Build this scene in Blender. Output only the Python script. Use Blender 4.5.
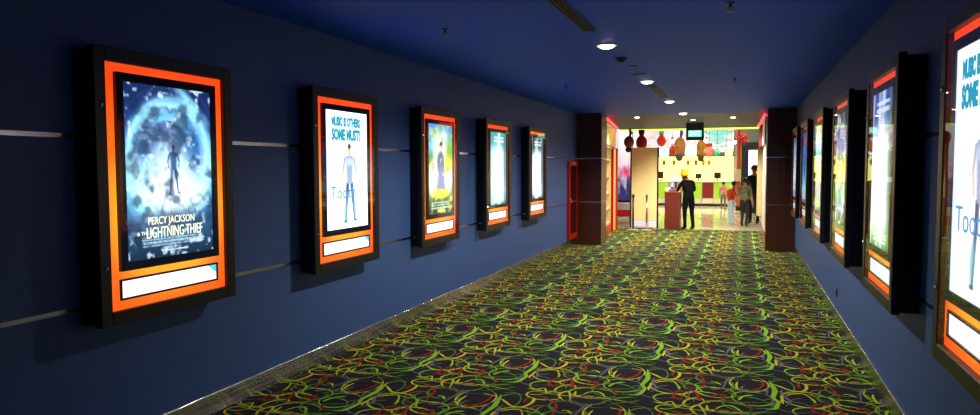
import bpy, math, random
import numpy as np
from mathutils import Vector, Matrix

for o in list(bpy.data.objects):
    bpy.data.objects.remove(o, do_unlink=True)
S = bpy.context.scene
COL = S.collection
PI = math.pi

# ------------------------------------------------------------------ camera
F, YAW, PIT, ROL, ZC = 706.74, -.3434, -.0575, -.0025, 1.66
fw = Vector((math.sin(YAW)*math.cos(PIT), math.cos(YAW)*math.cos(PIT), math.sin(PIT)))
r0 = Vector((math.cos(YAW), -math.sin(YAW), 0)); u0 = r0.cross(fw)
CR = r0*math.cos(ROL)+u0*math.sin(ROL); CU = u0*math.cos(ROL)-r0*math.sin(ROL)
cam = bpy.data.cameras.new('camera'); cam.sensor_width = 36; cam.lens = F/980*36
cam.clip_start = .05; cam.clip_end = 200
camo = bpy.data.objects.new('camera', cam); COL.objects.link(camo)
camo.matrix_world = Matrix(((CR.x, CU.x, -fw.x, 0), (CR.y, CU.y, -fw.y, 0), (CR.z, CU.z, -fw.z, ZC), (0, 0, 0, 1)))
S.camera = camo
def ony(px, py, Y):            # point where a photo pixel's ray meets the plane y = Y
    d = fw+CR*((px-490)/F)+CU*((207.5-py)/F)
    return Vector((0, 0, ZC))+d*(Y/d.y)

# ------------------------------------------------------------------ world, view
w = bpy.data.worlds.new('dim_surroundings'); S.world = w; w.use_nodes = True
w.node_tree.nodes['Background'].inputs[0].default_value = (.25, .3, .5, 1)
w.node_tree.nodes['Background'].inputs[1].default_value = .02
S.view_settings.view_transform = 'Standard'; S.view_settings.look = 'None'
S.view_settings.exposure = 0.0; S.view_settings.gamma = 1; S.view_settings.use_curve_mapping = False
POSTER_GLOW = 1.5
ORANGE_GLOW = 1.2

# ------------------------------------------------------------------ helpers
def lin(c):
    return tuple((x/255/12.92 if x/255 <= .04045 else ((x/255+.055)/1.055)**2.4) for x in c)
MATS = {}
def mat(name, rgb, rough=.5, metal=0., noise=0., nscale=20., bump=0., emit=None, es=0., coat=0., spec=.5, sheen=0., stretch=None, raw=False):
    if name in MATS: return MATS[name]
    m = bpy.data.materials.new(name); m.use_nodes = True; MATS[name] = m
    nt = m.node_tree; b = nt.nodes['Principled BSDF']
    c = rgb if raw else lin(rgb)
    b.inputs['Base Color'].default_value = (*c, 1); b.inputs['Roughness'].default_value = rough
    b.inputs['Metallic'].default_value = metal; b.inputs['Coat Weight'].default_value = coat
    b.inputs['Specular IOR Level'].default_value = spec; b.inputs['Sheen Weight'].default_value = sheen
    if emit is not None:
        b.inputs['Emission Color'].default_value = (*(emit if raw else lin(emit)), 1); b.inputs['Emission Strength'].default_value = es
    if noise or bump:
        tc = nt.nodes.new('ShaderNodeTexCoord'); n = nt.nodes.new('ShaderNodeTexNoise')
        n.inputs['Scale'].default_value = nscale; n.inputs['Detail'].default_value = 4
        if stretch:
            mp = nt.nodes.new('ShaderNodeMapping'); mp.inputs['Scale'].default_value = stretch
            nt.links.new(tc.outputs['Object'], mp.inputs[0]); nt.links.new(mp.outputs[0], n.inputs['Vector'])
        else: nt.links.new(tc.outputs['Object'], n.inputs['Vector'])
        if noise:
            r = nt.nodes.new('ShaderNodeValToRGB')
            r.color_ramp.elements[0].position = .25; r.color_ramp.elements[1].position = .75
            r.color_ramp.elements[0].color = (*[x*(1-noise) for x in c], 1)
            r.color_ramp.elements[1].color = (*[min(1, x*(1+noise)) for x in c], 1)
            nt.links.new(n.outputs['Fac'], r.inputs[0]); nt.links.new(r.outputs[0], b.inputs['Base Color'])
        if bump:
            bp = nt.nodes.new('ShaderNodeBump'); bp.inputs['Strength'].default_value = bump; bp.inputs['Distance'].default_value = .01
            nt.links.new(n.outputs['Fac'], bp.inputs['Height']); nt.links.new(bp.outputs[0], b.inputs['Normal'])
    return m
def emat(name, rgb, s, raw=False):
    if name in MATS: return MATS[name]
    m = bpy.data.materials.new(name); m.use_nodes = True; MATS[name] = m
    b = m.node_tree.nodes['Principled BSDF']; c = rgb if raw else lin(rgb)
    b.inputs['Base Color'].default_value = (.02, .02, .02, 1); b.inputs['Roughness'].default_value = .6
    b.inputs['Emission Color'].default_value = (*c, 1); b.inputs['Emission Strength'].default_value = s
    return m

class MB:
    def __init__(s): s.v = []; s.f = []; s.m = []; s.k = 0
    def add(s, vs, fs):
        n = len(s.v); s.v += [tuple(v) for v in vs]; s.f += [tuple(i+n for i in f) for f in fs]; s.m += [s.k]*len(fs); return s
    def box(s, x0, x1, y0, y1, z0, z1, bev=0):
        if x0 > x1: x0, x1 = x1, x0
        if y0 > y1: y0, y1 = y1, y0
        if z0 > z1: z0, z1 = z1, z0
        if bev <= 0:
            v = [(x, y, z) for z in (z0, z1) for y in (y0, y1) for x in (x0, x1)]
            return s.add(v, [(0, 2, 3, 1), (4, 5, 7, 6), (0, 1, 5, 4), (2, 6, 7, 3), (0, 4, 6, 2), (1, 3, 7, 5)])
        b = bev; V = []; idx = {}
        X = (x0, x1); Y = (y0, y1); Z = (z0, z1)
        for i in (0, 1):
            for j in (0, 1):
                for k in (0, 1):
                    sx = b if i == 0 else -b; sy = b if j == 0 else -b; sz = b if k == 0 else -b
                    for a, p in enumerate(((X[i], Y[j]+sy, Z[k]+sz), (X[i]+sx, Y[j], Z[k]+sz), (X[i]+sx, Y[j]+sy, Z[k]))):
                        idx[(i, j, k, a)] = len(V); V.append(p)
        Fc = []
        for a in range(3):
            for q in (0, 1):
                o = [(0, 0), (1, 0), (1, 1), (0, 1)]
                if q == 0: o = o[::-1]
                f = []
                for (p1, p2) in o:
                    c = [0, 0, 0]; c[a] = q; c[(a+1) % 3] = p1; c[(a+2) % 3] = p2
                    f.append(idx[(*c, a)])
                Fc.append(f)
        for a in range(3):          # edges along axis a
            b1, b2 = (a+1) % 3, (a+2) % 3
            for p1 in (0, 1):
                for p2 in (0, 1):
                    c0 = [0, 0, 0]; c0[b1] = p1; c0[b2] = p2; c1 = c0[:]; c1[a] = 1
                    f = [idx[(*c0, b1)], idx[(*c1, b1)], idx[(*c1, b2)], idx[(*c0, b2)]]
                    if p1 != p2: f = f[::-1]
                    Fc.append(f[::-1])
        for i in (0, 1):
            for j in (0, 1):
                for k in (0, 1):
                    f = [idx[(i, j, k, 0)], idx[(i, j, k, 1)], idx[(i, j, k, 2)]]
                    if (i+j+k) % 2 == 0: f = f[::-1]
                    Fc.append(f)
        return s.add(V, Fc)
    def lathe(s, prof, c=(0, 0, 0), n=16, axis='z', cap=True):
        V = []; Fc = []
        for (r, h) in prof:
            for i in range(n):
                a = 2*PI*i/n; p = (r*math.cos(a), r*math.sin(a), h)
                if axis == 'y': p = (p[0], -p[2], p[1])
                elif axis == 'x': p = (p[2], p[0], p[1])
                V.append((p[0]+c[0], p[1]+c[1], p[2]+c[2]))
        for j in range(len(prof)-1):
            for i in range(n):
                k = (i+1) % n; Fc.append((j*n+i, j*n+k, (j+1)*n+k, (j+1)*n+i))
        if cap:
            Fc.append(tuple(range(n))[::-1]); m = (len(prof)-1)*n; Fc.append(tuple(m+i for i in range(n)))
        return s.add(V, Fc)
    def ell(s, c, r, n=14, m=9):
        pr = [(math.sin(PI*j/m), -math.cos(PI*j/m)) for j in range(m+1)]
        V = []; Fc = []
        for (a, h) in pr:
            for i in range(n):
                t = 2*PI*i/n; V.append((c[0]+r[0]*max(a, 1e-3)*math.cos(t), c[1]+r[1]*max(a, 1e-3)*math.sin(t), c[2]+r[2]*h))
        for j in range(m):
            for i in range(n):
                k = (i+1) % n; Fc.append((j*n+i, j*n+k, (j+1)*n+k, (j+1)*n+i))
        return s.add(V, Fc)
    def tube(s, pts, r, n=8):
        pts = [Vector(p) for p in pts]; V = []; Fc = []
        rr = r if isinstance(r, (list, tuple)) else [r]*len(pts)
        for i, p in enumerate(pts):
            t = (pts[min(i+1, len(pts)-1)]-pts[max(i-1, 0)]).normalized()
            a = t.cross(Vector((0, 0, 1)) if abs(t.z) < .9 else Vector((1, 0, 0))).normalized(); b = t.cross(a)
            for k in range(n):
                q = p+a*math.cos(2*PI*k/n)*rr[i]+b*math.sin(2*PI*k/n)*rr[i]; V.append(tuple(q))
        for i in range(len(pts)-1):
            for k in range(n):
                l = (k+1) % n; Fc.append((i*n+k, i*n+l, (i+1)*n+l, (i+1)*n+k))
        Fc.append(tuple(range(n))[::-1]); m = (len(pts)-1)*n; Fc.append(tuple(m+k for k in range(n)))
        return s.add(V, Fc)
    def build(s, name, m, parent=None, smooth=False):
        me = bpy.data.meshes.new(name); me.from_pydata(s.v, [], s.f); me.update()
        for q in (m if isinstance(m, (list, tuple)) else [m]): me.materials.append(q)
        if any(s.m): me.polygons.foreach_set('material_index', s.m)
        if smooth: me.polygons.foreach_set('use_smooth', [True]*len(me.polygons))
        o = bpy.data.objects.new(name, me); COL.objects.link(o)
        if parent: o.parent = parent
        return o
def tag(o, label, cat, group=None):
    o['label'] = label; o['category'] = cat
    if group: o['group'] = group
    return o
def struct(o): o['kind'] = 'structure'; return o
def thing(name, label, cat, loc=(0, 0, 0), rz=0, group=None):
    o = bpy.data.objects.new(name, None); COL.objects.link(o); o.location = loc; o.rotation_euler = (0, 0, rz)
    o.empty_display_size = .1
    return tag(o, label, cat, group)
def text(body, size, m, parent, loc, name='lettering', rot=(PI/2, 0, 0), width=None, align='CENTER', ext=.0008, bold=0.):
    cu = bpy.data.curves.new('t', 'FONT'); cu.body = body; cu.size = size; cu.extrude = ext; cu.offset = bold
    cu.align_x = align; cu.align_y = 'CENTER'; cu.resolution_u = 3
    t = bpy.data.objects.new('t', cu); COL.objects.link(t)
    dg = bpy.context.evaluated_depsgraph_get(); me = bpy.data.meshes.new_from_object(t.evaluated_get(dg))
    bpy.data.objects.remove(t, do_unlink=True)
    me.name = name; me.materials.clear(); me.materials.append(m)
    o = bpy.data.objects.new(name, me); COL.objects.link(o); o.parent = parent; o.location = loc; o.rotation_euler = rot
    if width:
        xs = [v.co.x for v in me.vertices]; o.scale = (width/(max(xs)-min(xs)), 1, 1)
    return o

# ------------------------------------------------------------------ the place: corridor
WL, WR, ZT = -3.345, .965, 2.785        # left wall, right wall, ceiling
Y0, YP, YE = -3.5, 14.85, 19.3          # back of corridor, pillars, carpet end
YB = 21.5                               # edge of the low lobby ceiling
LX0, LX1, YF, ZU = -9.0, 6.0, 34.0, 4.2 # lobby sides, far wall, high ceiling

wall_m = mat('blue_wall_paint', (56, 84, 139), rough=.5, noise=.06, nscale=9, bump=.02, spec=.35)
ceil_m = mat('blue_ceiling_paint', (18, 84, 225), rough=.6, noise=.05, nscale=6, spec=.3)
metal_m = mat('brushed_aluminium', (205, 205, 205), rough=.22, metal=1, noise=.06, nscale=6, bump=.03, stretch=(.6, .6, 8))
def brushed(m, k):
    nt = m.node_tree; b = nt.nodes['Principled BSDF']; tc = nt.nodes.new('ShaderNodeTexCoord'); mp = nt.nodes.new('ShaderNodeMapping')
    mp.inputs['Scale'].default_value = (1, 1.2, 1600); n = nt.nodes.new('ShaderNodeTexNoise'); n.inputs['Scale'].default_value = 1; n.inputs['Detail'].default_value = 2
    mr = nt.nodes.new('ShaderNodeMapRange'); mr.inputs[1].default_value = .25; mr.inputs[2].default_value = .75; mr.inputs[3].default_value = -k; mr.inputs[4].default_value = k
    cx = nt.nodes.new('ShaderNodeCombineXYZ'); g = nt.nodes.new('ShaderNodeNewGeometry'); va = nt.nodes.new('ShaderNodeVectorMath'); vn = nt.nodes.new('ShaderNodeVectorMath'); vn.operation = 'NORMALIZE'
    L_ = nt.links.new; L_(tc.outputs['Object'], mp.inputs[0]); L_(mp.outputs[0], n.inputs['Vector']); L_(n.outputs['Fac'], mr.inputs[0]); L_(mr.outputs[0], cx.inputs[2])
    L_(g.outputs['Normal'], va.inputs[0]); L_(cx.outputs[0], va.inputs[1]); L_(va.outputs[0], vn.inputs[0]); L_(vn.outputs[0], b.inputs['Normal'])
base_m = mat('polished_steel_skirting', (205, 205, 200), rough=.2, metal=1); brushed(base_m, .65)
dark_m = mat('dark_void', (12, 12, 14), rough=.9)

struct(MB().box(WL-.3, WL, Y0, YP+.9, 0, ZT).build('wall_left', wall_m))
struct(MB().box(WR, WR+.3, Y0, YP+.9, 0, ZT).build('wall_right', wall_m))
struct(MB().box(WL-.3, WR+.3, Y0-.2, Y0, 0, ZT).build('wall_back', wall_m))
struct(MB().box(WL-.3, WR+.3, Y0-.2, YP+.9, ZT, ZT+.2).build('ceiling', ceil_m))
bl = MB().box(WL, WL+.012, Y0, YP, .001, .14, .003).build('baseboard_left', base_m); struct(bl)
br = MB().box(WR-.012, WR, Y0, YP, .001, .14, .003).build('baseboard_right', base_m); struct(br)
k = 1
for z in (.905, 1.83):
    for (x0, x1) in ((WL, WL+.004), (WR-.004, WR)):
        struct(MB().box(x0, x1, Y0, YP, z-.012, z+.012).build('trim_%d' % k, metal_m)); k += 1

# carpet: charcoal pile with looping coloured lines, one .925 x 1 m repeat of strokes
TPX, TPY = .925, 1.0
rnd = random.Random(7)
LIME, YEL, RED, LAV, ORA, GRN = 1, 2, 3, 4, 5, 6
strokes = []
def arc(cx, cy, rx, ry, rot, a0, sw, col, wd=.016, taper=True):
    n = max(8, int(abs(sw)/360*26)); P = []
    for i in range(n+1):
        a = math.radians(a0+sw*i/n); x = rx*math.cos(a); y = ry*math.sin(a); t = math.radians(rot)
        P.append((cx+x*math.cos(t)-y*math.sin(t), cy+x*math.sin(t)+y*math.cos(t)))
    strokes.append((P, col, wd*.88, taper))
def curve(P, col, wd=.016, taper=True):
    Q = []; n = len(P)
    for i in range(n-1):
        p = [Vector((*P[max(0, min(n-1, i+d))], 0)) for d in (-1, 0, 1, 2)]
        for j in range(5):
            t = j/5
            q = .5*((2*p[1])+(p[2]-p[0])*t+(2*p[0]-5*p[1]+4*p[2]-p[3])*t*t+(3*p[1]-p[0]-3*p[2]+p[3])*t**3); Q.append((q.x, q.y))
    Q.append(P[-1]); strokes.append((Q, col, wd*.88, taper))
TRACE = [
    (LIME, 0.036, [(0.002,-0.034),(0.022,-0.159),(0.033,-0.299),(0.015,-0.456),(0.042,-0.527),(0.043,-0.582),(0.017,-0.699),(-0.04,-0.732)]),
    (GRN, 0.012, [(0.0,0.0),(0.064,0.047),(0.135,-0.003),(0.171,-0.099),(0.171,-0.204),(0.141,-0.249)]),
    (YEL, 0.022, [(0.019,-0.104),(0.079,-0.167),(0.146,-0.236),(0.221,-0.232),(0.258,-0.151),(0.259,-0.056),(0.234,-0.017)]),
    (RED, 0.02, [(0.234,-0.017),(0.206,-0.063),(0.211,-0.156)]),
    (LAV, 0.024, [(0.086,-0.234),(0.076,-0.339),(0.106,-0.437),(0.124,-0.515),(0.087,-0.629)]),
    (YEL, 0.02, [(0.083,-0.391),(0.071,-0.523),(0.08,-0.571)]),
    (YEL, 0.015, [(0.1,-0.385),(0.143,-0.326),(0.22,-0.293),(0.263,-0.361),(0.285,-0.448)]),
    (LIME, 0.022, [(0.271,-0.38),(0.288,-0.447),(0.285,-0.479)]),
    (GRN, 0.012, [(0.115,-0.508),(0.156,-0.441),(0.201,-0.414)]),
    (RED, 0.028, [(0.277,-0.721),(0.261,-0.64),(0.273,-0.547),(0.306,-0.515),(0.33,-0.527)]),
    (ORA, 0.012, [(0.328,-0.498),(0.366,-0.544),(0.361,-0.673),(0.344,-0.716)]),
    (RED, 0.028, [(0.385,-0.478),(0.418,-0.546),(0.434,-0.618),(0.453,-0.668),(0.472,-0.708)]),
    (GRN, 0.018, [(0.364,-0.16),(0.338,-0.225),(0.337,-0.303),(0.375,-0.322),(0.42,-0.274),(0.447,-0.214),(0.395,-0.156)]),
    (LIME, 0.022, [(0.395,-0.315),(0.421,-0.391),(0.454,-0.471),(0.508,-0.503)]),
    (GRN, 0.018, [(0.334,-0.336),(0.312,-0.365),(0.325,-0.424),(0.36,-0.463)]),
    (LAV, 0.016, [(0.335,-0.441),(0.385,-0.475),(0.42,-0.483)]),
    (RED, 0.02, [(0.277,0.01),(0.343,-0.027),(0.416,-0.084),(0.448,-0.165),(0.457,-0.293),(0.49,-0.366)]),
    (YEL, 0.018, [(0.469,-0.019),(0.421,0.048),(0.401,0.115),(0.439,0.203),(0.482,0.106),(0.506,-0.006)]),
    (ORA, 0.014, [(0.25,0.025),(0.328,0.004),(0.395,-0.056),(0.494,-0.034),(0.563,-0.056)]),
    (LIME, 0.013, [(0.182,0.051),(0.248,0.049),(0.32,0.124),(0.358,0.239)]),
    (YEL, 0.016, [(0.137,0.175),(0.205,0.165),(0.26,0.218),(0.293,0.14),(0.321,0.112)]),
    (RED, 0.024, [(0.242,0.278),(0.28,0.318),(0.309,0.275),(0.331,0.349)]),
    (LIME, 0.02, [(0.56,0.145),(0.596,0.232),(0.653,0.26),(0.698,0.218),(0.742,0.123)]),
    (YEL, 0.022, [(0.499,0.224),(0.516,0.117),(0.56,0.145)]),
    (ORA, 0.018, [(0.548,0.092),(0.616,0.152),(0.673,0.124),(0.736,0.109)]),
    (GRN, 0.018, [(0.565,-0.044),(0.639,-0.041),(0.711,-0.005),(0.76,0.094),(0.86,0.189),(0.947,0.219)]),
    (LAV, 0.02, [(0.669,-0.008),(0.627,-0.091),(0.609,-0.219),(0.591,-0.342),(0.541,-0.4),(0.505,-0.382)]),
    (GRN, 0.018, [(0.616,-0.128),(0.659,-0.19),(0.666,-0.284),(0.639,-0.387),(0.6,-0.441)]),
    (YEL, 0.014, [(0.498,-0.214),(0.54,-0.21),(0.584,-0.271)]),
    (YEL, 0.018, [(0.7,-0.143),(0.689,-0.234),(0.701,-0.334)]),
    (LAV, 0.02, [(0.753,-0.222),(0.724,-0.295),(0.736,-0.373),(0.792,-0.387)]),
    (RED, 0.026, [(0.742,-0.3),(0.793,-0.333),(0.851,-0.272),(0.882,-0.156),(0.867,-0.074)]),
    (YEL, 0.013, [(0.796,-0.055),(0.855,-0.067),(0.908,-0.082)]),
    (GRN, 0.013, [(0.772,0.005),(0.858,0.07),(0.92,0.114),(0.977,0.181)]),
    (RED, 0.016, [(0.736,0.345),(0.78,0.296),(0.805,0.23)]),
    (ORA, 0.013, [(0.478,0.255),(0.554,0.32),(0.638,0.376),(0.697,0.357)]),
    (GRN, 0.014, [(0.811,0.257),(0.887,0.276),(0.925,0.304)]),
    (RED, 0.026, [(0.525,-0.596),(0.557,-0.527),(0.596,-0.504),(0.619,-0.554),(0.587,-0.612)]),
    (GRN, 0.018, [(0.634,-0.451),(0.674,-0.467),(0.683,-0.522),(0.653,-0.58)]),
    (LIME, 0.024, [(0.709,-0.598),(0.725,-0.526),(0.758,-0.476),(0.809,-0.449)]),
    (LAV, 0.013, [(0.753,-0.41),(0.826,-0.384),(0.898,-0.408),(0.925,-0.447)]),
    (LAV, 0.02, [(0.921,-0.208),(0.901,-0.318),(0.904,-0.396)]),
    (GRN, 0.013, [(0.867,-0.552),(0.917,-0.497),(0.94,-0.47)]),
    (LAV, 0.018, [(0.927,-0.522),(0.936,-0.592),(0.919,-0.687)]),
]
for (cx, cy, rx, ry, rot, a0, sw, c_, w_) in (
    (.13, -.14, .13, .17, 0, 60, 330, GRN, .014), (.24, -.42, .17, .18, 0, 20, 340, YEL, .017), (.5, -.12, .11, .13, 10, 0, 340, GRN, .015),
    (.62, .22, .17, .12, 4, 0, 350, LIME, .016), (.41, .26, .06, .11, -20, 0, 340, YEL, .017), (.78, -.16, .14, .2, 0, 100, 330, YEL, .014),
    (.76, .34, .16, .17, 5, 0, 340, GRN, .015), (.8, -.52, .14, .16, 0, 30, 340, LIME, .015), (.55, -.46, .14, .12, -8, 0, 340, YEL, .015),
    (.3, .06, .13, .1, 0, 40, 330, YEL, .015), (.27, .28, .14, .12, -6, 0, 340, LIME, .015),
    (.38, -.28, .1, .13, 15, 0, 330, ORA, .013), 
    (.47, .42, .14, .1, 0, 20, 330, YEL, .014), (.14, -.62, .12, .12, 0, 0, 330, LAV, .014), (.66, .02, .16, .1, -4, 0, 330, LAV, .013)):
    arc(cx, cy, rx, ry, rot, a0, sw, c_, w_)
curve([(.2, .13), (.45, .1), (.7, .14), (.98, .09)], YEL, .013); curve([(.1, -.27), (.35, -.32), (.6, -.36), (.95, -.3)], LIME, .012); curve([(.3, .36), (.55, .32), (.95, .44)], GRN, .012)
for c_, w_, p_ in TRACE: curve(p_, c_, w_)

tv = []; tf = []; tm = []
for si, (P, col, wd, taper) in enumerate(strokes):
    n = len(P); b = len(tv); z = .0008+.00006*si
    for i, (x, y) in enumerate(P):
        a = P[max(0, i-1)]; c = P[min(n-1, i+1)]; dx, dy = c[0]-a[0], c[1]-a[1]; l = math.hypot(dx, dy) or 1
        t = i/(n-1); h = wd*.5*(max(.25, min(1, 6*t, 6*(1-t))) if taper else 1)*(1+.18*math.sin(9*t+si))
        tv += [(x-dy/l*h, y+dx/l*h, z), (x+dy/l*h, y-dx/l*h, z)]
    for i in range(n-1):
        q = b+2*i; tf.append((q, q+1, q+3, q+2)); tm.append(col)
tv = np.array(tv); tf = np.array(tf); tm = np.array(tm)
FX0, FX1 = WL-.02, WR+.02
V = [np.array([[LX0, Y0, 0], [LX1, Y0, 0], [LX1, YE, 0], [LX0, YE, 0], [LX0, Y0, -.1], [LX1, Y0, -.1], [LX1, YE, -.1], [LX0, YE, -.1]], float)]
FF = [np.array([[0, 1, 2, 3], [7, 6, 5, 4], [0, 4, 5, 1], [1, 5, 6, 2], [2, 6, 7, 3], [3, 7, 4, 0]])]
MM = [np.zeros(6, int)]; nv = 8
for j in range(0, 24):
    for i in range(-7, 3):
        ox = -.709+i*TPX; oy = 5.828+TPY*(15-j)
        if oy < -1.2: continue
        if (ox+TPX*1.1 < WL or ox-.1 > WR) and oy < YP-.2: continue
        v = tv+np.array([ox, oy, 0]); c = v[tf].mean(1)
        ok = (c[:, 1] < YE-.01) & (c[:, 0] > -6.5) & (c[:, 0] < 3) & (((c[:, 0] > FX0) & (c[:, 0] < FX1)) | (c[:, 1] > YP+.9))
        if not ok.any(): continue
        V.append(v); FF.append(tf[ok]+nv); MM.append(tm[ok]); nv += len(v)
V = np.concatenate(V); FF = np.concatenate(FF); MM = np.concatenate(MM)
me = bpy.data.meshes.new('floor'); me.from_pydata(V.tolist(), [], FF.tolist())
cs = dict(rough=.95, spec=.08)
for m in (mat('carpet_charcoal', (34, 32, 40), noise=.45, nscale=130, bump=.4, **cs), mat('carpet_lime', (130, 184, 38), noise=.3, nscale=90, **cs),
          mat('carpet_yellow', (188, 186, 44), noise=.3, nscale=90, **cs), mat('carpet_red', (140, 40, 26), noise=.3, nscale=90, **cs),
          mat('carpet_lavender', (100, 95, 118), noise=.3, nscale=90, **cs), mat('carpet_orange', (140, 85, 36), noise=.3, nscale=90, **cs),
          mat('carpet_green', (82, 132, 46), noise=.3, nscale=90, **cs)): me.materials.append(m)
me.polygons.foreach_set('material_index', MM.tolist()); me.update()
floor = bpy.data.objects.new('floor', me); COL.objects.link(floor); struct(floor)

# ------------------------------------------------------------------ the place: lobby shell
cream_m = mat('lobby_cream_paint', (205, 195, 175), rough=.7, noise=.05, nscale=5)
tile_m = mat('glossy_lobby_tile', (232, 226, 192), rough=.06, noise=.06, nscale=3, spec=.6)
grout_m = mat('tile_grout', (150, 146, 125), rough=.5)
lceil_m = mat('lobby_ceiling_paint', (30, 28, 62), rough=.6, noise=.05, nscale=4)
lf = MB().box(LX0, LX1, YE, YF, -.1, -.004).build('floor_lobby', grout_m); struct(lf)
tile_me = None; ny = 12; nx = 12; ts = (YF-YE)/12
xs0 = -7.2
for j in range(ny):
    for i in range(10):
        x = xs0+i*ts; y = YE+j*ts
        if tile_me is None:
            t = MB().box(.002, ts-.002, .002, ts-.002, -.004, 0).build('tile', tile_m, lf); tile_me = t.data
        else:
            t = bpy.data.objects.new('tile', tile_me); COL.objects.link(t); t.parent = lf
        t.location = (x, y, 0)
struct(MB().box(LX0-.2, LX0, YP+.9, YF, 0, ZU).build('wall_lobby_left', cream_m))
struct(MB().box(LX1, LX1+.2, YP+.9, YF, 0, ZU).build('wall_lobby_right', cream_m))
struct(MB().box(LX0, LX1, YF, YF+.2, 0, ZU).build('wall_lobby_far', mat('lobby_far_wall', (170, 150, 165), rough=.6, noise=.2, nscale=2)))
nw = MB().box(LX0, WL-.3, YP+.7, YP+.9, 0, ZT); nw.box(WR+.3, LX1, YP+.7, YP+.9, 0, ZT)
struct(nw.build('wall_lobby_near', cream_m))
lc = MB().box(LX0, LX1, YP+.9, YB, ZT, ZT+.2); lc.box(LX0, LX1, YB-.1, YB, ZT+.2, ZU)
struct(lc.build('ceiling_lobby', lceil_m))
struct(MB().box(LX0, LX1, YB-.1, YF, ZU, ZU+.2).build('ceiling_lobby_high', mat('lobby_high_ceiling', (120, 118, 130), rough=.7)))
lime_m = emat('lime_strip_light', (215, 245, 90), 1.6)
for i, (a, b) in enumerate(((ony(619.5, 129, YB-.13).x, ony(686, 127, YB-.13).x), (ony(703, 127, YB-.13).x, ony(770, 125, YB-.13).x))):
    t = thing('strip_light', ('long lime strip light under the ceiling edge, between neon kiosk and exit sign', 'long lime strip light under the ceiling edge, between exit sign and bare pillar')[i], 'strip light', ((a+b)/2, YB-.14, ZT-.075))
    MB().box(a-(a+b)/2, b-(a+b)/2, -.03, .03, 0, .05, .008).build('diffuser', lime_m, t)
    MB().box(a-(a+b)/2, b-(a+b)/2, -.04, .04, .05, .075).build('rail', metal_m, t)

# ------------------------------------------------------------------ wooden pillars
wood_m = mat('dark_cherry_laminate', (74, 34, 20), rough=.3, noise=.3, nscale=5, stretch=(8, 8, .7), coat=.3)
def pillar(name, x0, x1, d):
    p = struct(MB().box(x0+.012, x1-.012, YP+.012, YP+d-.012, 0, ZT).build(name, dark_m))
    for (z0, z1) in ((0.002, .893), (.917, 1.818), (1.842, ZT-.002)):
        MB().box(x0, x1, YP, YP+d, z0, z1, .003).build('panel', wood_m, p)
    for z in (.905, 1.83):
        MB().box(x0+.004, x1-.004, YP+.004, YP+d-.004, z-.011, z+.011).build('metal_strip', metal_m, p)
    return p
pillar('pillar_left', WL, -2.81, .6)
pillar('pillar_right', .435, WR, .6)

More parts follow.
